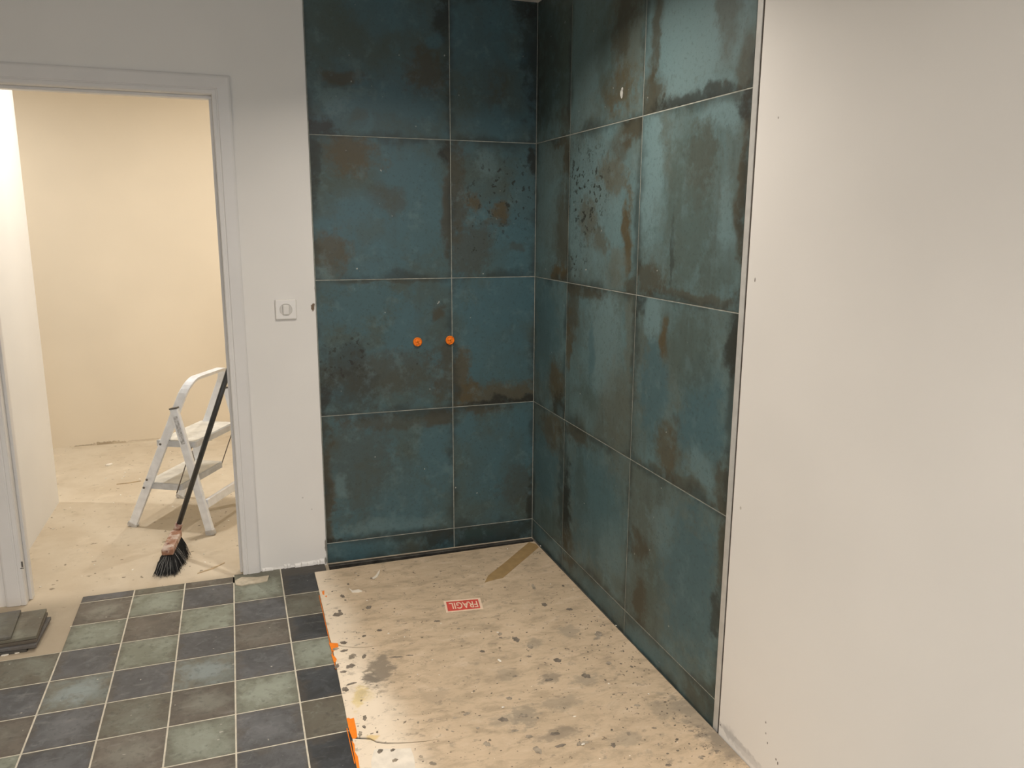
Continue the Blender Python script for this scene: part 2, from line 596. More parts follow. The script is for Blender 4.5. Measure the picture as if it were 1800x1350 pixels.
obj('casing', mitred(casing_mesh(H - .002), False, True), M['casing'], door, Vector((DX1, WALLY - .0005, SUB + .002)) - DO)
me = mitred(casing_mesh(H - .002), False, True)
for v_ in me.vertices:
    v_.co.x = -v_.co.x
me.flip_normals()
obj('casing', me, M['casing'], door, Vector((DX0, WALLY - .0005, SUB + .002)) - DO)
me = mitred(casing_mesh(DX1 - DX0), True, True)
for v_ in me.vertices:
    v_.co = Vector((v_.co.z, v_.co.y, v_.co.x))
me.flip_normals()
obj('head_casing', me, M['casing'], door, Vector((DX0, WALLY - .0005, DZ)) - DO)
# jambs and head lining with a stop bead
for sx, x in ((1, DX0), (-1, DX1)):
    x0, x1 = sorted((x - .0, x - sx * .022))
    bm = bmesh.new()
    add_box(bm, (x0, WALLY, SUB + .002), (x1, BACKY + .012, DZ), .0015)
    obj('jamb', to_mesh(bm, 'jamb'), M['casing'], door, -DO)
    s0, s1 = sorted((x, x + sx * .012))
    obj('stop_bead', box_mesh((s0, .02, SUB + .002), (s1, .06, DZ - .012), .0015), M['casing'], door, -DO)
obj('head_jamb', box_mesh((DX0, WALLY, DZ), (DX1, BACKY + .012, DZ + .022), .0015), M['casing'], door, -DO)
obj('stop_bead', box_mesh((DX0, .02, DZ - .012), (DX1, .06, DZ), .0015), M['casing'], door, -DO)
obj('strike_plate', box_mesh((DX0 - .0005, WALLY + .002, 1.0), (DX0 + .0015, WALLY + .022, 1.14), .0005), M['rivet'], door, -DO)
# nail marks on the left casing
pm = ray_to(39, 992, 1, WALLY - .014)
obj('nail_mark', box_mesh((pm.x - .003, WALLY - .0150, pm.z - .012), (pm.x + .003, WALLY - .0135, pm.z + .012), .0006), M['rivet'], door, -DO)
pm = ray_to(39, 999, 1, WALLY - .014)
obj('nail_mark', box_mesh((pm.x - .007, WALLY - .0150, pm.z - .0015), (pm.x + .006, WALLY - .0135, pm.z + .0015), .0005), M['rivet'], door, -DO)


# ------------------------------------------------------------------ tiles on the walls
def tile_mesh(w, h, th=.009, bev=.0009):
    """tile face towards -y, local x 0..w, z 0..h"""
    b = bev
    V = [(0, th, 0), (w, th, 0), (w, th, h), (0, th, h), (0, b, 0), (w, b, 0), (w, b, h), (0, b, h), (b, 0, b), (w - b, 0, b), (w - b, 0, h - b), (b, 0, h - b)]
    F = [(3, 2, 1, 0)]
    for a in (0, 4):
        for i in range(4):
            j = (i + 1) % 4
            F.append((a + i, a + j, a + 4 + j, a + 4 + i))
    F.append((8, 9, 10, 11))
    me = bpy.data.meshes.new('wall_tile')
    me.from_pydata(V, [], F)
    return me


J = .0016   # half a joint
BACK = {
    # (column, row): stains u, v, ru, rv, colour, strength
    (0, 4): dict(b=[(.15, .75, .2, .2, TG, .6), (.55, .85, .25, .15, TB, .6), (.22, .26, .15, .09, TL, .55), (.25, .41, .12, .05, TN, .85), (.58, .22, .32, .08, TB, .9), (.86, .46, .13, .17, TN, .85), (.9, .69, .07, .06, TB, .8),
                    (.05, .05, .13, .09, TK, .9), (.95, .87, .07, .13, TK, .8), (.35, .15, .06, .05, TG, .6)]),
    (1, 4): dict(b=[(.48, .43, .14, .16, TN, .5), (.98, .65, .14, .4, TK, .6), (.3, .6, .25, .3, TB, .5), (.9, .95, .2, .06, TK, .7), (.35, .1, .3, .06, TB, .5)]),
    (0, 3): dict(b=[(.65, .75, .16, .18, TB, .9), (.78, .4, .2, .28, TB, .8), (.28, .87, .19, .13, TO, .85), (.5, .55, .13, .1, TN, .55), (.1, .18, .15, .15, TO, .75), (.98, .93, .07, .07, TK, .95), (.99, .55, .04, .4, TN, .8),
                    (.3, .5, .15, .12, TB, .5), (.06, .04, .08, .04, TL, .5), (.01, .8, .03, .2, TK, .6)]),
    (1, 3): dict(b=[(.42, .85, .15, .12, TL, .4), (.06, .65, .1, .35, TN, .8), (.85, .55, .18, .3, TB, .7), (.52, .5, .13, .07, TO, .95), (.24, .58, .09, .06, TO, .9), (.2, .22, .22, .2, TN, .65), (.5, .42, .2, .03, TN, .6), (.97, .88, .06, .1, TK, .9), (.8, .22, .1, .04, TN, .5)],
                 s=[(.6, .62, .5, .35, .03), (.3, .3, .3, .2, 0)]),
    (0, 2): dict(b=[(.3, .8, .28, .17, TB, .85), (.62, .62, .13, .22, TB, .8), (.45, .28, .42, .17, TN, .6), (.2, .2, .2, .15, TK, .45), (.9, .74, .04, .05, TN, .85), (.95, .3, .09, .25, TN, .75), (.5, .98, .3, .02, TN, .6), (.2, .44, .14, .12, TK, .45), (.03, .1, .05, .15, TK, .7)],
                 s=[(.2, .44, .22, .22, .05), (.75, .4, .15, .15, 0)]),
    (1, 2): dict(b=[(.7, .8, .4, .2, TB, .7), (.5, .45, .3, .2, TB, .5), (.6, .06, .6, .1, TO, .75), (.06, .26, .1, .22, TO, .8), (.7, .02, .5, .03, TK, .9), (.15, .13, .1, .08, TO, .9)]),
    (0, 1): dict(b=[(.25, .6, .28, .38, TN, .45), (.85, .62, .13, .32, TB, .9), (.5, .09, .42, .06, TL, .5), (.9, .95, .14, .08, TN, .85), (.45, .95, .3, .06, TN, .6), (.02, .3, .04, .5, TN, .9), (.04, .02, .08, .03, TK, .9), (.1, .44, .05, .1, TL, .5), (.6, .3, .2, .2, TB, .5)]),
    (1, 1): dict(b=[(.15, .84, .15, .12, TB, .9), (.5, .5, .3, .3, TB, .5), (.3, .98, .3, .04, TN, .85), (.8, .28, .22, .2, TN, .55), (.97, .1, .06, .2, TK, .7), (.7, .86, .25, .08, TB, .6)]),
    (0, 0): dict(b=[(.3, .6, .3, .5, TB, .6), (.9, .7, .15, .5, TK, .75), (.65, .5, .12, .3, TN, .5)]),
    (1, 0): dict(b=[(.5, .5, .6, .6, TK, .65), (.3, .6, .2, .3, (.02, .045, .042), .7)]),
}
RIGHT = {
    (0, 4): dict(b=[(.3, .6, .4, .5, TK, .5), (.8, .4, .2, .4, TG, .6), (.9, .1, .2, .1, TN, .6)]),
    (1, 4): dict(b=[(.15, .5, .3, .55, TL, .55), (.82, .5, .2, .55, TH, .6), (.65, .2, .22, .12, TO, .7), (.75, .55, .1, .2, TN, .7), (.9, .75, .08, .2, TN, .6), (.5, .4, .12, .2, TG, .5)]),
    (2, 4): dict(b=[(.5, .4, .45, .5, TL, .85), (.13, .42, .06, .3, TN, .8), (.12, .06, .14, .12, TN, .85), (.6, .02, .45, .04, TK, .8), (.78, .45, .08, .3, TN, .6), (.95, .12, .06, .12, TN, .7), (.3, .75, .15, .1, TN, .5)]),
    (0, 3): dict(b=[(.3, .6, .35, .4, TL, .45), (.8, .97, .3, .05, TN, .9), (.96, .84, .1, .12, TN, .9), (.88, .35, .2, .32, TN, .65), (.8, .03, .3, .06, TO, .95)]),
    (1, 3): dict(b=[(.4, .5, .5, .5, TL, .6), (.9, .95, .14, .09, TN, .9), (.65, .7, .18, .1, TO, .6), (.88, .36, .07, .26, TO, .95), (.3, .45, .15, .12, TO, .55), (.5, .3, .1, .08, TO, .6), (.75, .15, .15, .1, TH, .5), (.95, .05, .08, .08, TN, .8), (.75, .85, .12, .06, TN, .6)],
                 s=[(.25, .62, .4, .35, .05), (.15, .15, .2, .12, .02)]),
    (2, 3): dict(b=[(.12, .68, .13, .36, TL, .95), (.72, .92, .3, .07, TL, .9), (.52, .5, .2, .5, TG, .7), (.6, .7, .1, .2, TN, .4), (.985, .6, .04, .4, TN, .9), (.97, .95, .08, .08, TK, .9), (.88, .42, .07, .18, TL, .7), (.15, .1, .18, .09, TN, .8), (.42, .25, .02, .16, TK, .5), (.6, .03, .4, .03, TN, .7), (.8, .2, .15, .12, TG, .6)]),
    (0, 2): dict(b=[(.4, .6, .4, .4, TB, .7), (.75, .24, .22, .16, TO, .8), (.85, .08, .2, .08, TK, .7)]),
    (1, 2): dict(b=[(.6, .65, .24, .32, TL, .8), (.2, .97, .35, .06, TN, .9), (.1, .8, .1, .2, TN, .8), (.07, .58, .06, .18, TO, .8), (.96, .82, .08, .28, TH, .6), (.4, .55, .04, .2, TB, .6), (.8, .3, .2, .3, TH, .4), (.4, .25, .15, .1, TG, .6)]),
    (2, 2): dict(b=[(.23, .5, .16, .3, TB, .8), (.75, .42, .22, .28, TB, .95), (.2, .9, .1, .11, TL, .85), (.35, .8, .05, .1, TO, .95), (.05, .95, .08, .08, TK, .8), (.6, .75, .2, .2, TG, .7), (.42, .2, .16, .16, TO, .75), (.98, .85, .07, .17, TK, .85), (.78, .14, .12, .1, TL, .6), (.97, .12, .08, .14, TN, .8), (.5, .03, .4, .04, TN, .6)]),
    (0, 1): dict(b=[(.4, .55, .4, .35, TB, .8), (.6, .86, .35, .12, TO, .7), (.95, .4, .12, .4, TK, .6), (.6, .1, .3, .12, TG, .6)]),
    (1, 1): dict(b=[(.5, .5, .4, .4, TB, .7), (.2, .95, .25, .08, TN, .85), (.04, .3, .07, .3, TK, .9), (.1, .1, .1, .12, TN, .7), (.3, .6, .1, .2, TG, .5), (.75, .3, .15, .2, TL, .3)]),
    (2, 1): dict(b=[(.7, .5, .3, .4, TB, .85), (.12, .52, .1, .1, TN, .8), (.2, .14, .08, .14, TN, .85), (.97, .8, .05, .2, TN, .8), (.97, .45, .06, .12, TK, .7), (.4, .7, .15, .15, TL, .4), (.35, .35, .1, .2, TG, .5)]),
    (0, 0): dict(b=[(.5, .5, .5, .5, TB, .6)]),
    (1, 0): dict(b=[(.15, .8, .15, .3, TN, .8), (.6, .5, .3, .4, TB, .5)]),
    (2, 0): dict(b=[(.3, .5, .3, .4, TB, .6), (.85, .5, .15, .5, TN, .6)]),
}
seed = 1


def lay_wall(wall, cols, table, mk, name):
    global seed
    bm = bmesh.new()
    for ci, (a, b) in enumerate(cols):
        for r in range(5):
            w, h = (b - a) - 2 * J, ZL[r + 1] - ZL[r] - 2 * J
            if r == 4:
                h += J
            d = table[(ci, r)]
            mat = tile_material('%s_tile_glaze_%d_%d' % (name, ci, r), seed, w, h, d['b'], (TB, TG) if name == 'back' else ((.098, .164, .172), (.085, .110, .098)), d.get('s', ()), .3 if name == 'back' else .55)
            seed += 1
            o = obj('wall_tile', tile_mesh(w, h), mat, wall)
            mk(o, a + J, ZL[r] + J)


def mk_back(o, a, z):
    o.location = (a, 0, z)


def mk_right(o, a, z):
    o.location = (0, -a, z)
    o.rotation_euler = (0, 0, -math.pi / 2)


lay_wall(wback, [(XL, X1), (X1, 0)], BACK, mk_back, 'back')
lay_wall(wrt, [(0, -Y1), (-Y1, -Y2), (-Y2, -YR)], RIGHT, mk_right, 'side')


def joints(cols, z0, z1):
    bm = bmesh.new()
    y0, y1 = .0010, .0095
    for x in cols:
        add_box(bm, (x - J, y0, z0), (x + J, y1, z1))
    for z in ZL[:5]:
        for a, b in zip(cols, cols[1:]):
            add_box(bm, (a + J, y0, z - J), (b - J, y1, z + J))
    return to_mesh(bm, 'grout')


obj('grout', joints([XL, X1, -.0002], ZL[0], CEIL), M['grout_wall'], wback)
obj('grout', joints([.0014, -Y1, -Y2, -YR], ZL[0], CEIL), M['grout_wall'], wrt, (0, 0, 0), (0, 0, -math.pi / 2))
# plaster chip splashed on a side tile
pc = ray_to(1093, 164, 0, 0)
bm = bmesh.new()
for (dy, dz, r) in ((0, 0, .010), (.004, .012, .006), (.002, -.010, .006)):
    add_prism(bm, [(r * (1 + .25 * math.sin(5 * a)) * math.cos(a) + dy, r * 1.3 * math.sin(a) + dz) for a in [2 * math.pi * k / 10 for k in range(10)]], 0, .0012)
o = obj('plaster_splash', to_mesh(bm, 'splash'), simple('splash_grey', (.55, .56, .53), .8), wrt, (pc.x - .0002, pc.y, pc.z))
o.rotation_euler = Matrix(((0, 0, -1), (-1, 0, 0), (0, 1, 0))).to_euler()

# aluminium edge trim between tiles and right wall
bm = bmesh.new()
add_box(bm, (-.0015, YR - .0245, SUB), (.0095, YR - .0018, CEIL), .001)
tr = struct(obj('trim_1', to_mesh(bm, 'trim'), M['alu_trim']))
bm = bmesh.new()
add_box(bm, (.001, YR - .033, SUB), (.0095, YR - .0248, CEIL))
obj('shadow_gap', to_mesh(bm, 'gap'), M['void'], tr)  # dark strip standing in for the shadow line beside the trim

# dark profile along the foot of the back wall, over the sunk tray
bm = bmesh.new()
add_box(bm, (XL + .002, -.022, -.045), (-.002, .006, -.0145), .002)
struct(obj('trim_2', to_mesh(bm, 'profile'), M['profile']))

# ------------------------------------------------------------------ floor tiles
GX, GY, PW, TH = -2.0152, -.0972, .199, .0051
FJ = .0026
PAL = {
    'g': ((.235, .255, .205), (.185, .195, .150), (.300, .325, .270)),     # pale green grey
    't': ((.190, .220, .205), (.170, .160, .125), (.245, .285, .280)),     # pale teal
    's': ((.112, .113, .118), (.076, .077, .080), (.155, .160, .166)),     # slate
    'b': ((.145, .125, .102), (.105, .092, .076), (.205, .200, .165)),     # brown
    'o': ((.165, .165, .130), (.128, .114, .086), (.215, .230, .190)),     # olive
    'k': ((.046, .051, .057), (.028, .030, .032), (.082, .090, .098)),     # nearly black
}
ROWS = {   # row: from column -3 to 4
    0: {0: 'b', 1: 'g', 2: 's', 3: 'g', 4: 'k'},
    1: {0: 'g', 1: 'b', 2: 'g', 3: 's', 4: 'o'},
    2: {-3: 's', -2: 'b', -1: 'o', 0: 's', 1: 'g', 2: 's', 3: 'b', 4: 'k'},
    3: {-3: 'g', -2: 's', -1: 's', 0: 't', 1: 's', 2: 't', 3: 's', 4: 'g'},
    4: {-3: 's', -2: 't', -1: 'b', 0: 's', 1: 'o', 2: 'b', 3: 'g', 4: 'k'},
    5: {-3: 'b', -2: 's', -1: 'g', 0: 's', 1: 'b', 2: 'g', 3: 's', 4: 'o'},
    6: {-3: 'g', -2: 'b', -1: 's', 0: 'g', 1: 's', 2: 'b', 3: 's', 4: 'k'},
    7: {-3: 's', -2: 'g', -1: 'b', 0: 's', 1: 'g', 2: 's', 3: 'g', 4: 's'},
    8: {-3: 'b', -2: 's', -1: 'g', 0: 'b', 1: 's', 2: 'g', 3: 's', 4: 'o'},
    9: {-3: 's', -2: 'g', -1: 's', 0: 'g', 1: 'b', 2: 's', 3: 'b', 4: 'k'},
}
PATCH = {(0, 0): .9, (2, 1): .0, (1, 2): 0, (0, 3): 1, (2, 3): 1, (2, 4): 1, (1, 4): .3, (4, 3): .6, (3, 4): .7, (2, 5): .6}


def ftile_mesh(w, d, th=.009, bev=.0008):
    bm = bmesh.new()
    b = bev
    V = [(0, 0, -th), (w, 0, -th), (w, d, -th), (0, d, -th), (0, 0, -b), (w, 0, -b), (w, d, -b), (0, d, -b), (b, b, 0), (w - b, b, 0), (w - b, d - b, 0), (b, d - b, 0)]
    F = [(3, 2, 1, 0)]
    for a in (0, 4):
        for i in range(4):
            j = (i + 1) % 4
            F.append((a + i, a + j, a + 4 + j, a + 4 + i))
    F.append((8, 9, 10, 11))
    me = bpy.data.meshes.new('floor_tile')
    me.from_pydata(V, [], F)
    me.materials.append(M['floor_tile'])
    bm.free()
    return me


fc, fs = math.cos(TH), math.sin(TH)


def fpt(a, b, z=0):
    return Vector((GX + fc * a - fs * b, GY + fs * a + fc * b, z))


SHARED = {}
gbm = bmesh.new()


def put_tile(c, y0, y1, code, x0=None, x1=None, patch=0.0):
    a0 = c * PW + FJ if x0 is None else x0
    a1 = (c + 1) * PW - FJ if x1 is None else x1
    w, d = round(a1 - a0, 4), round(y1 - y0, 4)
    me = SHARED.setdefault((w, d), ftile_mesh(w, d))
    o = obj('floor_tile', me, None, flo, fpt(a0, y0), (0, 0, TH))
    ca, cb, cc = PAL[code]
    j = random.uniform(.9, 1.1)
    o['tint_a'] = [x * j for x in ca]
    o['tint_b'] = [x * j for x in cb]
    o['tint_c'] = [x * j for x in cc]
    o['patch'] = patch
    return o


for r, row in ROWS.items():
    for c, code in row.items():
        y1, y0 = -r * PW - FJ, -(r + 1) * PW + FJ
        if r == 0 and c >= 3:
            y1 = (WALLY - .004 - GY)
        put_tile(c, y0, y1, code, patch=PATCH.get((c, r), random.choice((0, 0, .3, .6))), x1=(5 * PW - .004 if c == 4 else None))
for c, code in ((0, 's'), (1, 'o'), (2, 'b')):        # cut strip at the threshold
    put_tile(c, FJ, .060, code)
# grout between them
for r in range(0, 10):
    c0 = 0 if r < 2 else -3
    for c in range(c0, 5):
        a0, a1, y1, y0 = c * PW, (c + 1) * PW, -r * PW, -(r + 1) * PW
        if r == 0 and c >= 3:
            y1 = WALLY - .004 - GY
        for (lx, hx, ly, hy) in ((a0 - FJ, a0 + FJ, y0 + FJ, y1 - FJ), (a0 - FJ, a1 - FJ, y0 - FJ, y0 + FJ)):
            if r == 9 and hy == y0 + FJ:
                continue
            if c == c0 and lx < 0 and hx < .01 and r < 2 and r != 99:
                continue
            vsb = [fpt(px, py, pz) for px in (lx, hx) for py in (ly, hy) for pz in (SUB, -.0009)]
            vv = [gbm.verts.new(p) for p in vsb]
            for f in ((0, 1, 3, 2), (4, 6, 7, 5), (0, 4, 5, 1), (2, 3, 7, 6), (0, 2, 6, 4), (1, 5, 7, 3)):
                gbm.faces.new([vv[i] for i in f])
for (lx, hx, ly, hy) in ((0, 3 * PW - FJ, -FJ, FJ), (PW - FJ, PW + FJ, FJ, .06), (2 * PW - FJ, 2 * PW + FJ, FJ, .06), (3 * PW - FJ, 3 * PW + FJ, -FJ, .06), (-3 * PW, 0, -2 * PW - FJ, -2 * PW + FJ * .2)):
    vsb = [fpt(px, py, pz) for px in (lx, hx) for py in (ly, hy) for pz in (SUB, -.0009)]
    vv = [gbm.verts.new(p) for p in vsb]
    for f in ((0, 1, 3, 2), (4, 6, 7, 5), (0, 4, 5, 1), (2, 3, 7, 6), (0, 2, 6, 4), (1, 5, 7, 3)):
        gbm.faces.new([vv[i] for i in f])
obj('grout', to_mesh(gbm, 'grout'), M['grout_floor'], flo)

# ------------------------------------------------------------------ shower tray and its protective board
BZ = .0052                                       # top of the board at its free edge
BO = Vector((-1.08, -1.0, 0))
BS = .0088                                       # it sags a little towards the right wall


def bpt(u, v):
    """photo point on the sloping board"""
    d = CAM_ROT.to_matrix() @ Vector(((u - 900) / 1390.8, (675 - v) / 1390.8, -1))
    t = -(CAM_LOC.z - BZ + BS * (CAM_LOC.x - BO.x)) / (d.z + BS * d.x)
    return CAM_LOC + d * t


tray = thing('shower_tray', 'dark sunken shower tray edge showing behind the tan board', 'shower tray', (-.5, -.9, SUB))
obj('basin', box_mesh((XL + .004 + .5, -1.95 + .9, -.0498), (-.004 + .5, -.085 + .9, -.0004), .003), M['tray'], tray)


def board_material():
    t = NT('stained_hardboard')
    co = t.coord()      # the sheet's mesh is drawn in room coordinates
    n1 = t.noise(co, 3.0, 5, .65, .5)
    n2 = t.noise(t.mapping(co, (0, 0, 0), (0, 0, .1), (.6, 1.25, 1)), 14, 5, .7, .3)
    n3 = t.noise(t.mapping(co, (3, 2, 1), (0, 0, 0), (.7, 1.2, 1)), 30, 4, .68)
    n4 = t.noise(t.mapping(co, (8, 1, 1)), 62, 2, .5)
    c = t.mix(t.ramp(n1.outputs[0], .32, .68), (.545, .43, .30), (.62, .49, .345))
    c = t.mix(t.math('MULTIPLY', t.ramp(n2.outputs[0], .47, .66), .7), c, (.39, .31, .215))
    c = t.mix(t.math('MULTIPLY', t.ramp(n2.outputs[0], .47, .3), .6), c, (.68, .56, .42))
    # white coat left along the free edge, worn away towards the middle
    x, y, _ = t.sep(co)
    e = t.math('MULTIPLY', t.math('SUBTRACT', n1.outputs[0], .5), .12)
    e2 = t.math('MULTIPLY', t.math('SUBTRACT', n2.outputs[0], .5), .03)
    xx = t.math('ADD', t.math('ADD', x, e), e2)
    # the worn border narrows towards the back of the board
    xx = t.math('SUBTRACT', xx, t.math('MULTIPLY', t.math('ADD', y, .75), -.09))
    c = t.mix(t.ramp(xx, -.90, -1.04, 0, .9), c, (.86, .75, .60))
    vb = t.vmath('MULTIPLY', co, (1, 1, 0))
    en = t.math('MULTIPLY', t.math('SUBTRACT', n3.outputs[0], .5), 3.6)
    bl = []
    for (u, v, ru, rv, ang, col, st) in STAINS:
        p = bpt(u, v)
        bl.append(((p.x, p.y), (ru, rv), ang, col, st, .4))
    c = blob_layers(t, c, vb, en, bl, 2)
    # scuffs and splashes, thicker towards the far right side
    sp = t.ramp(n3.outputs[0], .60, .67)
    c = t.mix(t.math('MULTIPLY', sp, .5), c, (.22, .19, .15))
    n5 = t.noise(t.mapping(co, (2, 6, 1)), 17, 5, .74)
    c = t.mix(t.math('MULTIPLY', t.ramp(n5.outputs[0], .56, .7), .5), c, (.30, .255, .195))
    n7 = t.noise(t.mapping(co, (1, 9, 3), (0, 0, .2), (.8, 1.5, 1)), 7, 5, .72, 1.0)
    c = t.mix(t.math('MULTIPLY', t.ramp(n7.outputs[0], .54, .70), .40), c, (.36, .295, .21))
    c = t.mix(t.math('MULTIPLY', t.ramp(n4.outputs[0], .70, .74), .8), c, (.10, .08, .06))
    n6 = t.noise(t.mapping(co, (5, 3, 1)), 80, 1, .4)
    c = t.mix(t.ramp(n6.outputs[0], .80, .83), c, (.85, .78, .66))
    t.bump(n2.outputs[0], .12, .002)
    return t.done(c, .7, 0, .3)


GY1 = (.20, .175, .14)
GY2 = (.30, .26, .20)
STAINS = [  # pixel, radii in metres, angle, colour, strength
    (668, 1178, .042, .10, -.35, (.26, .22, .17), .9), (650, 1193, .025, .035, 0, (.22, .19, .15), .9),
    (632, 1225, .018, .055, -.3, (.75, .60, .28), .75), (652, 1297, .018, .012, 0, (.75, .56, .25), .8), (640, 1222, .03, .04, 0, (.72, .58, .30), .4),
    (1240, 1272, .05, .16, .2, GY2, .6), (1275, 1310, .05, .10, .3, GY1, .6), (1190, 1245, .09, .05, 0, GY2, .5),
    (920, 1258, .04, .05, 0, GY2, .7), (895, 1185, .04, .04, 0, GY2, .45), (985, 1235, .06, .04, 0, GY2, .5), (1030, 1195, .05, .03, 0, GY2, .6), (968, 1190, .04, .025, .4, GY1, .6),
    (1000, 1110, .035, .05, -.4, GY2, .55), (940, 1130, .03, .03, 0, GY2, .6), (890, 1265, .05, .025, 0, GY2, .5), (765, 1225, .04, .04, 0, (.40, .32, .23), .5), (985, 1290, .07, .025, 0, GY1, .5), (1100, 1300, .05, .03, 0, GY2, .5),
]
M['board'] = board_material()
BX0, BX1, BY0, BY1 = -1.0765, -.0215, -1.98, -.112


def left_edge_pts():
    """free edge of the board from front to back, with two torn slits"""
    pts = [(-1.089, BY0)]

    def slit(path, half):
        out, back = [], []
        n = len(path)
        for i, (u, v) in enumerate(path):
            p = bpt(u, v)
            w = half * (1 - i / (n - 1)) ** .6 + .00015
            out.append((p.x, p.y - w))
            back.append((p.x, p.y + w))
        return out + back[::-1]
    y_a = bpt(616, 1290)
    pts += [(-1.087, -1.75), (-1.0855, -1.55), (-1.085, -1.44)]
    pts += slit([(619, 1296), (632, 1297), (650, 1298), (662, 1304), (680, 1306), (700, 1306), (722, 1305), (748, 1303), (772, 1299)], .0062)
    pts += [(-1.083, -1.27), (-1.081, -1.18), (-1.080, -1.10), (-1.078, -.98), (-1.077, -.90)]
    pts += slit([(583, 1131), (592, 1133), (602, 1136), (620, 1138), (640, 1138), (674, 1134)], .0048)
    pts += [(-1.077, -.72), (-1.078, -.60), (-1.0765, -.50), (-1.077, -.40), (-1.076, -.28)]
    return pts


brd = thing('protective_board', 'stained tan protective board covering the shower floor', 'board', BO, (0, BS, 0))
q = bpt(939.5, 951.5)
q2 = bpt(1258.5, 1286)
q3 = bpt(553, 1005.7)
pts = left_edge_pts() + [(q3.x, q3.y), (q.x, q.y), (q2.x, q2.y), (q2.x, BY0)]
obj('sheet', prism_mesh(pts, .0007, BZ, 'sheet'), M['board'], brd, -BO)


def patch(name, px, mat, z0=BZ + .0001, z1=BZ + .0007, parent=None, lab=None):
    q = [bpt(u, v) for u, v in px]
    o = obj(name, prism_mesh([(p.x, p.y) for p in q], z0, z1, name), mat, parent or brd, -BO)
    if lab:
        o['label'] = lab
    return o


# brown packing tape over the far corner
patch('tape', [(930, 953), (943, 957), (947, 962), (884, 1016), (870, 1019), (852, 1024), (858, 1012), (886, 990)], M['kraft_tape'], lab='strip of brown packing tape across the far corner')
# torn orange coat along the free edge
patch('orange_coat', [(578, 1130), (594, 1131), (595, 1137), (590, 1140), (586, 1146), (583, 1142), (580, 1136)], M['orange'])
patch('orange_coat', [(582, 1150), (588, 1154), (592, 1159), (590, 1164), (587, 1165)], M['orange'])
patch('orange_coat', [(609, 1263), (613, 1262), (616, 1264), (622, 1262), (625, 1275), (627, 1286), (628, 1296), (623, 1299), (619, 1298), (614, 1285)], M['orange'])
patch('orange_coat', [(618, 1302), (623, 1308), (624, 1322), (629, 1330), (632, 1350), (628, 1352), (624, 1335)], M['orange'])
patch('orange_coat', [(566, 1040), (570, 1038), (570, 1046), (567, 1045)], M['orange'])
patch('orange_coat', [(571, 1048), (575, 1047), (574, 1050)], M['orange'])
for (ya, yb) in ((-.86, -.34), (-.93, -.88), (-1.45, -1.28), (-1.75, -1.50)):
    obj('orange_lining', box_mesh((-1.0895 if yb < -1.2 else -1.0815, ya, .0006), (-1.0868 if yb < -1.2 else -1.0788, yb, .0050), .0008), M['orange'], brd, -BO)
# square of white paper at the near edge
patch('paper_square', [(658, 1318), (668, 1316), (690, 1317), (722, 1315), (728, 1332), (731, 1360), (655, 1362), (652, 1340)], M['paper'])

# FRAGIL sticker, upside down for the viewer
stk = patch('sticker', [(779.5, 1056.5), (844, 1051), (849.5, 1070.5), (784.5, 1077)], M['ink_cream'], BZ + .0001, BZ + .0005, lab='small red and cream fragile sticker')
o = patch('print', [(784, 1058.5), (840, 1053.5), (844.5, 1069), (787.5, 1074.8)], M['ink_red'], BZ + .0006, BZ + .0008, stk)
o.parent = stk
o.location = (0, 0, 0)
cu = bpy.data.curves.new('word', 'FONT')
cu.body = 'FRAGIL'
cu.size = 1
cu.align_x = 'CENTER'
cu.align_y = 'CENTER'
cu.offset = .012
tmp = bpy.data.objects.new('word_tmp', cu)
COL.objects.link(tmp)
bpy.context.view_layer.update()
me = bpy.data.meshes.new_from_object(tmp.evaluated_get(bpy.context.evaluated_depsgraph_get()))
bpy.data.objects.remove(tmp)
q = [bpt(u, v) for u, v in ((788.5, 1060.5), (837.5, 1056.5), (841, 1067.5), (792, 1071.5))]
cen = sum(q, Vector()) / 4
wx = [v.co.x for v in me.vertices]
wy = [v.co.y for v in me.vertices]
sx, sy = (q[1] - q[0]).length / (max(wx) - min(wx)), (q[3] - q[0]).length / (max(wy) - min(wy))
ang = math.atan2((q[0] - q[1]).y, (q[0] - q[1]).x)
mx, my = (max(wx) + min(wx)) / 2, (max(wy) + min(wy)) / 2
for v in me.vertices:
    x, y = (v.co.x - mx) * sx, (v.co.y - my) * sy
    v.co = Vector((cen.x + x * math.cos(ang) - y * math.sin(ang), cen.y + x * math.sin(ang) + y * math.cos(ang), BZ + .0011))
o = obj('lettering', me, M['ink_cream'], stk)


# dried mortar splashes, each an irregular flat flake
def flake(bm, x, y, rx, ry, ang, z0, z1, rnd):
    n = 16
    ph = rnd.uniform(0, 6)
    P = []
    for k in range(n):
        a = 2 * math.pi * k / n
        r = 1 + .2 * math.sin(2 * a + ph) + .16 * math.sin(5 * a + 2 * ph) + rnd.uniform(-.10, .10)
        px, py = rx * r * math.cos(a), ry * r * math.sin(a)
        P.append((x + px * math.cos(ang) - py * math.sin(ang), y + px * math.sin(ang) + py * math.cos(ang)))
    add_prism(bm, P, z0, z1)


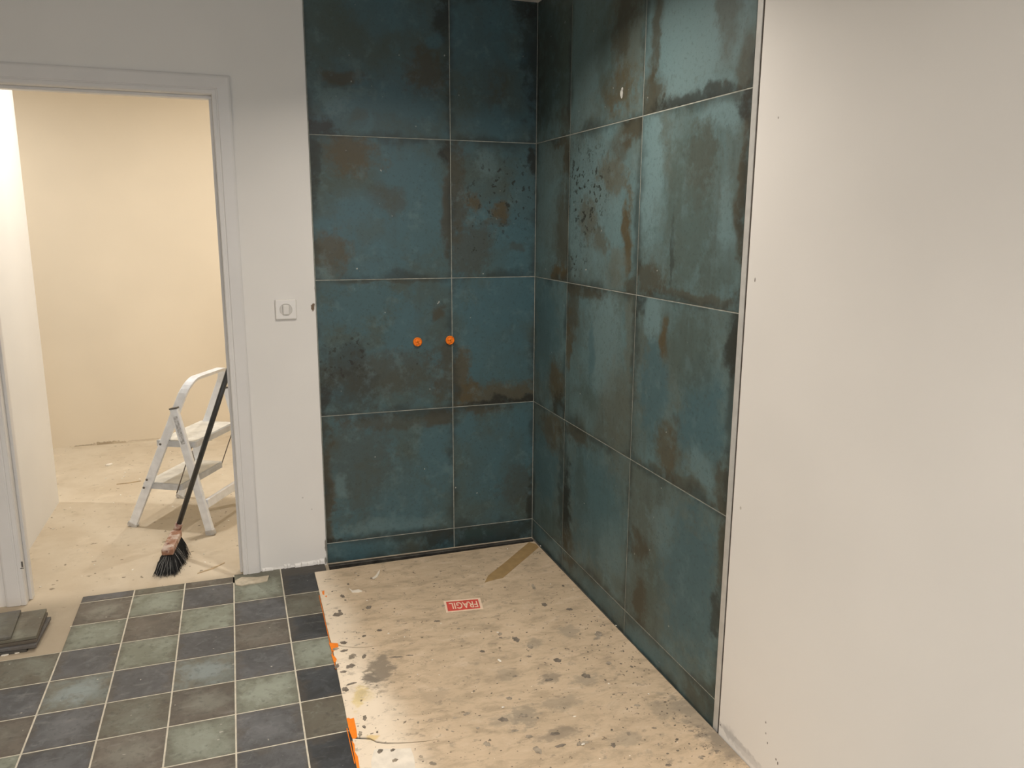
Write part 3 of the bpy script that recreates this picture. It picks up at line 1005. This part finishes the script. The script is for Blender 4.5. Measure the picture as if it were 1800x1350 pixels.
rnd = random.Random(4)
SPL = [  # pixel, half width/height in pixels
    (594, 1080, 10, 5), (597, 1074, 4, 2), (602, 1048, 4, 4), (607, 1055, 2, 1.5), (648, 1068, 7, 3), (667, 1108, 5, 2.5), (640, 1118, 5, 2), (655, 1017, 6, 2),
    (604, 1130, 8, 3), (605, 1144, 9, 2), (619, 1154, 8, 6), (640, 1154, 5, 4), (616, 1171, 9, 5), (604, 1181, 8, 2), (592, 1171, 4, 6), (590, 1141, 6, 3), (607, 1212, 6, 6), (618, 1202, 10, 2),
    (641, 1262, 5, 5), (640, 1278, 4, 3), (633, 1290, 5, 5), (663, 1287, 2.5, 2), (668, 1321, 7, 4), (694, 1337, 6, 4), (690, 1319, 5, 3), (760, 1342, 7, 4), (740, 1330, 4, 3),
    (697, 1155, 12, 1.5), (720, 1152, 8, 1), (779, 1065, 4, 2), (957, 1063, 7, 3), (1001, 1071, 6, 3), (938, 1032, 4, 6), (907, 1124, 8, 5), (879, 1115, 5, 3), (880, 1121, 3, 2), (932, 1137, 7, 4), (768, 1092, 6, 2),
    (848, 1145, 5, 3), (930, 1154, 5, 2), (905, 1189, 5, 2), (833, 1215, 2.5, 2), (980, 1161, 9, 4), (1052, 1115, 9, 6), (1050, 1122, 6, 3), (1070, 1166, 7, 3), (1030, 1188, 9, 5), (895, 1228, 7, 3), (965, 1195, 8, 3),
    (885, 1265, 10, 5), (920, 1258, 9, 5), (856, 1308, 7, 6), (945, 1319, 9, 8), (985, 1311, 12, 3), (1023, 1307, 12, 5), (975, 1290, 10, 4), (1078, 1310, 6, 4), (762, 1343, 6, 3), (1232, 1332, 5, 3.5), (1110, 1172, 3, 2),
    (990, 1030, 3, 1.5), (630, 1012, 2, 1), (612, 1027, 3, 1.5), (700, 1092, 3, 1), (806, 1105, 3, 1.5), (1175, 1345, 6, 3), (1150, 1280, 5, 2), (1120, 1240, 6, 3), (1105, 1290, 5, 3), (1190, 1300, 4, 2), (1215, 1285, 6, 2), (1260, 1320, 5, 2),
    (820, 1255, 8, 3), (840, 1280, 5, 2), (800, 1262, 4, 2), (720, 1190, 3, 1), (735, 1270, 3, 2), (1085, 1085, 9, 1), (905, 1285, 7, 3), (930, 1295, 9, 3),
]
bmd, bml = bmesh.new(), bmesh.new()
for i, (u, v, a, b) in enumerate(SPL):
    p, pa, pb = bpt(u, v), bpt(u + a, v), bpt(u, v + b)
    dark = i in (4, 7, 38, 41, 60) or u < 670 and i % 5 or rnd.random() < .3
    flake(bmd if dark else bml, p.x, p.y, (pa - p).length * .78, (pb - p).length * .78, rnd.uniform(-.3, .1), BZ + .0001, BZ + rnd.uniform(.0006, .0014), rnd)
for i in range(200):          # fine spatter
    x, y = rnd.uniform(-1.06, -.03), rnd.uniform(-1.95, -.13)
    r = rnd.uniform(.0008, .0030)
    flake(bmd if rnd.random() < .5 else bml, x, y, r, r * rnd.uniform(.8, 2), rnd.uniform(0, 3), BZ + .0001, BZ + .0008, rnd)
for i in range(160):          # thicker near the right wall
    y = rnd.uniform(-1.9, -.8)
    x = -.03 - abs(rnd.gauss(0, .12))
    r = rnd.uniform(.0008, .003)
    flake(bmd, x, y, r, r * rnd.uniform(.8, 2), rnd.uniform(0, 3), BZ + .0001, BZ + .0008, rnd)
o = obj('mortar_spatter', to_mesh(bmd, 'spatter'), M['mortar'], brd, -BO)
o['kind'] = 'stuff'
o = obj('pale_mortar_spatter', to_mesh(bml, 'spatter'), M['mortar_light'], brd, -BO)
o['kind'] = 'stuff'

# plaster crumbs scattered over board and floor
bm = bmesh.new()


def crumb(bm, x, y, z, r, rnd):
    m = Matrix.Translation((x, y, z + r * .35)) @ Euler((rnd.uniform(-.3, .3), rnd.uniform(-.3, .3), rnd.uniform(0, 6))).to_matrix().to_4x4() @ Matrix.Diagonal((r * rnd.uniform(.8, 1.7), r, r * .4, 1))
    bmesh.ops.create_icosphere(bm, subdivisions=1, radius=1, matrix=m)


for (u, v, r) in [(683, 1114, .004), (711, 1120, .003), (775, 1096, .003), (878, 1162, .007), (884, 1244, .006), (734, 1186, .003), (772, 1187, .003), (1025, 1309, .006), (919, 1054, .003), (968, 1027, .003), (1052, 1085, .003), (950, 960, .004), (892, 965, .003),
                  (760, 1160, .003), (875, 1112, .004), (1070, 1202, .003), (626, 1009, .003), (645, 1056, .003), (1083, 1100, .004), (1008, 1036, .003), (1095, 1060, .003), (1168, 1155, .004), (760, 1104, .002), (832, 1106, .002), (1010, 1260, .004), (1140, 1220, .003)]:
    p = bpt(u, v)
    crumb(bm, p.x, p.y, p.z, r, rnd)
bmesh.ops.transform(bm, matrix=(Matrix.Translation(BO) @ Matrix.Rotation(BS, 4, 'Y')).inverted(), verts=bm.verts[:])
o = obj('plaster_crumbs', to_mesh(bm, 'crumbs'), M['crumb'], brd)
o['kind'] = 'stuff'
bm = bmesh.new()
for i in range(70):
    crumb(bm, rnd.uniform(-2.3, -1.3), rnd.uniform(.1, 2.2), SUB, rnd.uniform(.002, .005), rnd)
o = tag(obj('plaster_crumbs', to_mesh(bm, 'crumbs'), M['crumb']), 'fine white plaster crumbs scattered over the bare floor beyond the doorway', 'debris')
o['kind'] = 'stuff'

# curled shavings on the board
for (px, lab) in (([(654, 1017), (660, 1013), (664, 1007), (668, 1002), (667, 1009), (663, 1015), (657, 1019)], 'pointed torn paper scrap near the back edge of the board'),
                  ([(613, 1035), (620, 1039), (630, 1037), (637, 1040), (630, 1042), (619, 1042)], 'curled pale scrap lying near the left corner of the board')):
    q = [bpt(u, v) for u, v in px]
    c0 = sum(q, Vector()) / len(q)
    bm = bmesh.new()
    add_prism(bm, [(p.x - c0.x, p.y - c0.y) for p in q], .0012, .0045)
    tag(obj('torn_scrap', to_mesh(bm, 'scrap'), M['paper'], None, (c0.x, c0.y, c0.z - .0010)), lab, 'scrap')

# ------------------------------------------------------------------ light switch
p0, p1 = ray_to(482, 527, 1, WALLY - .008), ray_to(523, 561, 1, WALLY - .008)
sw = thing('light_switch', 'square white rocker light switch between the door and the tiles', 'light switch', ((p0.x + p1.x) / 2, WALLY, (p0.z + p1.z) / 2))
bm = bmesh.new()
add_box(bm, (-.044, -.0095, -.043), (.044, -.0004, .043), .005, 3)
o = obj('plate', to_mesh(bm, 'plate'), M['switch'], sw)
bm = bmesh.new()
add_lathe(bm, [(.0265, -.0022), (.0265, .0006), (.0245, .0014), (.0235, .0004), (.002, .0004)], 40)
o = obj('ring', to_mesh(bm, 'ring', False), simple('switch_groove', (.60, .58, .54), .35, 0, .01, 10), sw, (0, -.0095, -.0), (math.pi / 2, 0, 0))
bm = bmesh.new()
add_box(bm, (-.013, -.0155, -.0215), (.013, -.0101, .0215), .004, 3)
obj('rocker', to_mesh(bm, 'rocker'), M['switch'], sw, (0, 0, 0), (.05, 0, 0))

# ------------------------------------------------------------------ orange plugs in the water outlets
for (u, v, lab) in ((734, 601, 'orange round pipe plug in the middle of the tile, left of the pair'), (791, 598, 'orange round pipe plug beside the vertical tile joint, right of the pair')):
    p = ray_to(u, v, 1, -.006)
    t_ = thing('pipe_plug', lab, 'plug', (p.x, -.0002, p.z), (0, 0, 0), 'orange plugs in the shower water outlets')
    bm = bmesh.new()
    add_lathe(bm, [(.0195, 0), (.0205, .004), (.0205, .008), (.018, .0105), (.0165, .0085), (.0165, .007), (.003, .007)], 28)
    obj('cap', to_mesh(bm, 'cap'), M['orange'], t_, (0, 0, 0), (math.pi / 2, 0, 0))
    bm = bmesh.new()
    add_box(bm, (-.0035, -.0135, -.013), (.0035, -.0072, .013), .001)
    add_box(bm, (-.013, -.0135, -.0035), (.013, -.0072, .0035), .001)
    obj('grip', to_mesh(bm, 'grip'), M['orange'], t_, (0, 0, 0), (0, .5, 0))

# ------------------------------------------------------------------ step ladder in the next room
LA = Vector((-1.914, .783, SUB))
lad = thing('step_ladder', 'small silver two-step folding ladder standing beyond the doorway', 'ladder', LA, (0, 0, math.atan2(.883, .47)))
# local frame: x along the width, +y (mirrored below) towards the back legs
TILT = .455


def LP(x, y, z):
    """ladder side drawing (y forward towards the viewer's right) to the parent's local frame"""
    return Vector((x, -y, z))


RW, RD = .020, .046      # rail thickness across, depth
WID = .44


def sweep_hoop():
    zt, rad = .776, .085
    path = []
    path.append((0, .004))
    path.append((0, .30))
    path.append((.0, zt - rad - .02))
    n = 7
    for k in range(n + 1):
        a = math.pi - (math.pi / 2) * k / n
        path.append((rad + rad * math.cos(a), zt - rad + rad * math.sin(a)))
    for k in range(n + 1):
        a = math.pi / 2 - (math.pi / 2) * k / n
        path.append((WID - rad + rad * math.cos(a), zt - rad + rad * math.sin(a)))
    path += [(WID, zt - rad - .02), (WID, .30), (WID, .004)]
    bm = bmesh.new()
    rings = []
    for i, (x, z) in enumerate(path):
        a = Vector(path[max(0, i - 1)])
        b = Vector(path[min(len(path) - 1, i + 1)])
        d = (b - a).normalized()
        nx, nz = d.y, -d.x          # in-plane normal, pointing inside
        ring = []
        pr = [(-.5, -.42), (-.42, -.5), (.42, -.5), (.5, -.42), (.5, .42), (.42, .5), (-.42, .5), (-.5, .42)]
        for (p, q) in pr:
            X, Z = x + nx * p * RW, z + nz * p * RW
            X = X + (WID / 2 - X) / (WID / 2) * .032 * max(0, Z) / .75
            ring.append(bm.verts.new(LP(X, TILT * Z + q * RD, Z)))
        rings.append(ring)
    for A, B in zip(rings, rings[1:]):
        for i in range(8):
            bm.faces.new((A[i], A[(i + 1) % 8], B[(i + 1) % 8], B[i]))
    bm.faces.new(rings[0])
    bm.faces.new(rings[-1][::-1])
    return to_mesh(bm, 'hoop')


obj('hoop_frame', sweep_hoop(), M['alu'], lad)


def bar(x, ya, za, yb, zb, w, d, bev=.003):
    """flat bar in a side plane from (ya, za) to (yb, zb)"""
    bm = bmesh.new()
    L = math.hypot(yb - ya, zb - za)
    add_box(bm, (-w / 2, -d / 2, 0), (w / 2, d / 2, L), bev, 1)
    me = to_mesh(bm, 'bar')
    ang = math.atan2(-(yb - ya), zb - za)    # in mirrored y
    me.transform(Matrix.Translation(LP(x, ya, za)) @ Matrix.Rotation(-ang, 4, 'X') if False else Matrix.Translation(LP(x, ya, za)) @ Matrix.Rotation(math.atan2((yb - ya), zb - za), 4, 'X'))
    return me


for x in (-.036, WID + .036):
    obj('rear_leg', bar(x, .456, .012, .311, .645, .022, .042), M['alu'], lad)
    obj('end_cap', bar(x, .311, .645, .3095, .652, .023, .043, .001), M['rivet'], lad)
    obj('foot', bar(x, .4585, .0006, .453, .026, .026, .047, .002), M['rubber'], lad)
for x in (0, WID):
    obj('foot', bar(x, .000, .0006, .010, .020, .026, .052, .002), M['rubber'], lad)


def step_mesh(y0, y1, z, th=.030):
    x0, x1, r = .012, WID - .012, .022
    P = [(x0, y0), (x1, y0)]
    for k in range(5):
        a = k / 4 * math.pi / 2
        P.append((x1 - r + r * math.cos(a), y1 - r + r * math.sin(a)))
    for k in range(5):
        a = math.pi / 2 + k / 4 * math.pi / 2
        P.append((x0 + r + r * math.cos(a), y1 - r + r * math.sin(a)))
    bm = bmesh.new()
    add_prism(bm, [(p[0], -p[1]) for p in P], z - th, z)
    return to_mesh(bm, 'step')


for (y0, y1, z) in ((.170, .378, .465), (.075, .288, .236)):
    s_ = obj('step', step_mesh(y0, y1, z), M['step_rim'], lad)
    P = [(.022, y0 + .004), (WID - .022, y0 + .004), (WID - .022, y1 - .016), (WID - .03, y1 - .010), (.03, y1 - .010), (.022, y1 - .016)]
    obj('tread', prism_mesh([(p[0], -p[1]) for p in P], z + .0003, z + .0022, 'tread'), M['step'], s_)
obj('crossbar', (lambda: (lambda bm: (add_box(bm, (-.026, -.4475, .135), (WID + .026, -.4305, .182), .003), to_mesh(bm, 'crossbar'))[1])(bmesh.new()))(), M['alu'], lad)
# brace rods and rivets
for x in (.004, WID - .004):
    obj('brace_rod', tube_mesh(LP(x, .362, .440), LP(x, .262, .195), .003, 8), M['rod'], lad)
for (y, z) in ((.092, .218), (.204, .453), (.112, .262), (.285, .625)):
    for x, s in ((-.0105, -1), (WID + .0105, 1)):
        obj('rivet', tube_mesh(LP(x, y, z), LP(x + s * .003, y, z), .006, 10), M['rivet'], lad)
# hinge link seen below the top step
obj('hinge_link', tube_mesh(LP(-.014, .375, .428), LP(-.014, .385, .375), .003, 8), M['rod'], lad)
# printed warning label on the near rear leg
lb = bar(-.0475, .352, .470, .320, .610, .0006, .022, 0)
lo = obj('warning_label', lb, simple('label_print', (.52, .53, .55), .5, 0, .35, 90), lad)

# ------------------------------------------------------------------ broom leaning on the door frame
n0, n1 = ray_to(293.5, 965, 2, .100), ray_to(310, 931, 2, .120)
br = thing('broom', 'broom with black bristles and dark pole leaning in the doorway', 'broom', (n0.x, n0.y, SUB))
BR = Vector(br.location)
ax = (n1 - n0)
Lh = ax.length
ax.normalize()
side = ax.cross(Vector((0, 0, 1))).normalized()
up = side.cross(ax).normalized()
Mt = Matrix((side, ax, up)).transposed()
bm = bmesh.new()
add_box(bm, (-.025, -.004, -.032), (.025, Lh, 0), .006, 2)
me = to_mesh(bm, 'block')
me.transform(Matrix.Translation(n0) @ Mt.to_4x4())
obj('block', me, M['broom_wood'], br, -BR)
bm = bmesh.new()
rb_ = random.Random(8)


def bristles(bm, n, y0, y1, flare, w, rnd, seg=2):
    for i in range(n):
        s0 = rnd.uniform(-.022, .022)
        y = rnd.uniform(y0, y1)
        a = n0 + side * s0 + ax * y - up * .034
        fl = (y0 + .05 - y) / .05 if y < y0 + .05 else 0
        b = a + side * (s0 * 1.1 * flare + rnd.gauss(0, .007)) + ax * (-.055 * max(0, fl) * flare + rnd.gauss(0, .007))
        b.z = SUB + rnd.uniform(.0005, .010)
        m = (a + b) / 2 + side * rnd.gauss(0, .003) + Vector((0, 0, .01))
        d = (b - a).normalized()
        nrm = d.cross(Vector((0, -1, .3))).normalized()
        for p, q, w0, w1 in ((a, m, w, w * .9), (m, b, w * .9, w * .35)):
            v4 = [bm.verts.new(p - nrm * w0), bm.verts.new(p + nrm * w0), bm.verts.new(q + nrm * w1), bm.verts.new(q - nrm * w1)]
            v5 = [bm.verts.new(v.co + Vector((0, .0016, .0003))) for v in v4]
            bm.faces.new(v4)
            bm.faces.new(v5[::-1])
            for k in range(4):
                bm.faces.new((v4[k], v4[(k + 1) % 4], v5[(k + 1) % 4], v5[k]))


bristles(bm, 2200, 0, Lh - .01, 1.0, .0016, rb_)
o = obj('bristles', to_mesh(bm, 'bristles'), M['bristle'], br, -BR)
o['kind'] = 'stuff'
bm = bmesh.new()
bristles(bm, 70, 0, Lh * .6, 1.8, .0007, rb_)
o = obj('dusty_bristles', to_mesh(bm, 'bristles'), M['bristle_grey'], br, -BR)
o['kind'] = 'stuff'
pb = ray_to(313, 926, 2, .130)
pt = ray_to(401.5, 652, 1, .135)
dd = (pt - pb)
tt = (BACKY + .0125 + .014 - pb.y) / dd.y
pe = pb + dd * min(tt, 1.35)
obj('pole', tube_mesh(pb, pe, .0118, 14), M['pole'], br, -BR)
obj('ferrule', tube_mesh(pb - dd.normalized() * .025, pb + dd.normalized() * .02, .0165, 14), M['broom_wood'], br, -BR)

# ------------------------------------------------------------------ stack of cut tiles by the left casing
STK = [  # bottom to top: right-hand front corner pixel-free offsets, turn, colour, label
    (-2.380, -.440, .245, .225, .02, 'k', 'lowest dark cut tile of the stack by the door casing'),
    (-2.355, -.428, .252, .222, -.03, 's', 'second cut tile from the floor in the stack by the door casing'),
    (-2.350, -.424, .246, .224, .03, 'b', 'third cut tile from the floor in the stack by the door casing'),
    (-2.345, -.420, .240, .226, .045, 'o', 'brownish green cut tile under the top of the stack'),
]
z = SUB
for i, (x, y, w, d, a, code, lab) in enumerate(STK):
    th = .0105
    me = ftile_mesh(w, d, th)
    o = obj('cut_tile', me, None, None, (x, y, z + th + .0002), (0, 0, a))
    z += th + .0012
    ca, cb, cc = PAL[code]
    o['tint_a'], o['tint_b'], o['tint_c'], o['patch'] = [x * 1.35 for x in ca], [x * 1.35 for x in cb], list(cc), 0.0
    tag(o, lab, 'tile', 'stack of cut tiles by the door')
me = ftile_mesh(.22, .222, .009)
o = obj('cut_tile', me, None, None, (-2.405, -.424, z + .0092), (0, 0, .075))
ca, cb, cc = PAL['s']
o['tint_a'], o['tint_b'], o['tint_c'], o['patch'] = [x * 1.55 for x in ca], list(PAL['o'][0]), list(cc), .4
tag(o, 'grey streaked cut tile on top of the stack', 'tile', 'stack of cut tiles by the door')

# ------------------------------------------------------------------ debris on the bare floor
for (a, b, r, lab) in (((347, 1009), (395, 990), .005, 'thin wooden splinter lying on the bare floor beside the broom'),
                       ((205, 852), (248, 846), .004, 'thin curved strip lying on the bare floor left of the ladder')):
    pa, pb_ = ray_to(a[0], a[1], 2, SUB), ray_to(b[0], b[1], 2, SUB)
    d = pb_ - pa
    nrm = Vector((-d.y, d.x, 0)).normalized() * r
    mid = (pa + pb_) / 2 - nrm * 1.5
    P = [pa, mid - nrm, pb_, mid + nrm]
    c0 = sum(P, Vector()) / 4
    tag(obj('wood_splinter', prism_mesh([(p.x - c0.x, p.y - c0.y) for p in P], .0002, .005, 'splinter'), M['wood'], None, (c0.x, c0.y, SUB)), lab, 'splinter')
for (u, v, r, lab) in ((9, 1152, .010, 'white plaster chip in front of the tile stack, nearer the picture edge'), (33, 1147, .010, 'white plaster chip at the right foot of the tile stack'), (192, 818, .022, 'pale plaster flake on the bare floor near the far wall')):
    p = ray_to(u, v, 2, SUB)
    bm = bmesh.new()
    flake(bm, 0, 0, r, r * .7, .4, .0003, r * .4, rnd)
    tag(obj('plaster_chip', to_mesh(bm, 'chip'), M['crumb'], None, (p.x, p.y, SUB)), lab, 'chip')
# spilled filler around the foot of the right casing
q = [ray_to(u, v, 2, 0) for u, v in ((413, 1022), (425, 1016), (452, 1016), (473, 1013), (470, 1022), (458, 1025), (437, 1028), (424, 1031), (414, 1029))]
c0 = sum(q, Vector()) / len(q)
tag(obj('filler_smear', prism_mesh([(p.x - c0.x, p.y - c0.y) for p in q], .0003, .0045, 'smear'), M['filler'], None, (c0.x, c0.y, 0)), 'dried cream filler smear around the foot of the right door casing', 'filler')
# ragged plaster foot of the door wall
bm = bmesh.new()
rr = random.Random(21)
x = -1.300
while x < XL - .02:
    w = rr.uniform(.012, .035)
    h0 = .006 + .016 * (x + 1.31) / .3 + rr.uniform(-.003, .008)
    y0 = WALLY - rr.uniform(.003, .011)
    v = [(x, WALLY + .002, -.0085), (x + w * 1.15, WALLY + .002, -.0085), (x + w * 1.1, y0, -.0085), (x + .002, y0 - .001, -.0085), (x + .002, WALLY + .001, h0 + .003), (x + w, WALLY + .001, h0 + rr.uniform(-.003, .006)), (x + w * .9, y0 + .003, h0 * .5), (x + .004, y0 + .002, h0 * .6)]
    vv = [bm.verts.new(p) for p in v]
    for f in ((0, 1, 2, 3), (4, 7, 6, 5), (0, 4, 5, 1), (1, 5, 6, 2), (2, 6, 7, 3), (3, 7, 4, 0)):
        bm.faces.new([vv[i] for i in f])
    x += w * rr.uniform(.8, 1.0)
obj('ragged_plaster', to_mesh(bm, 'ragged'), M['plain'], wdoor)
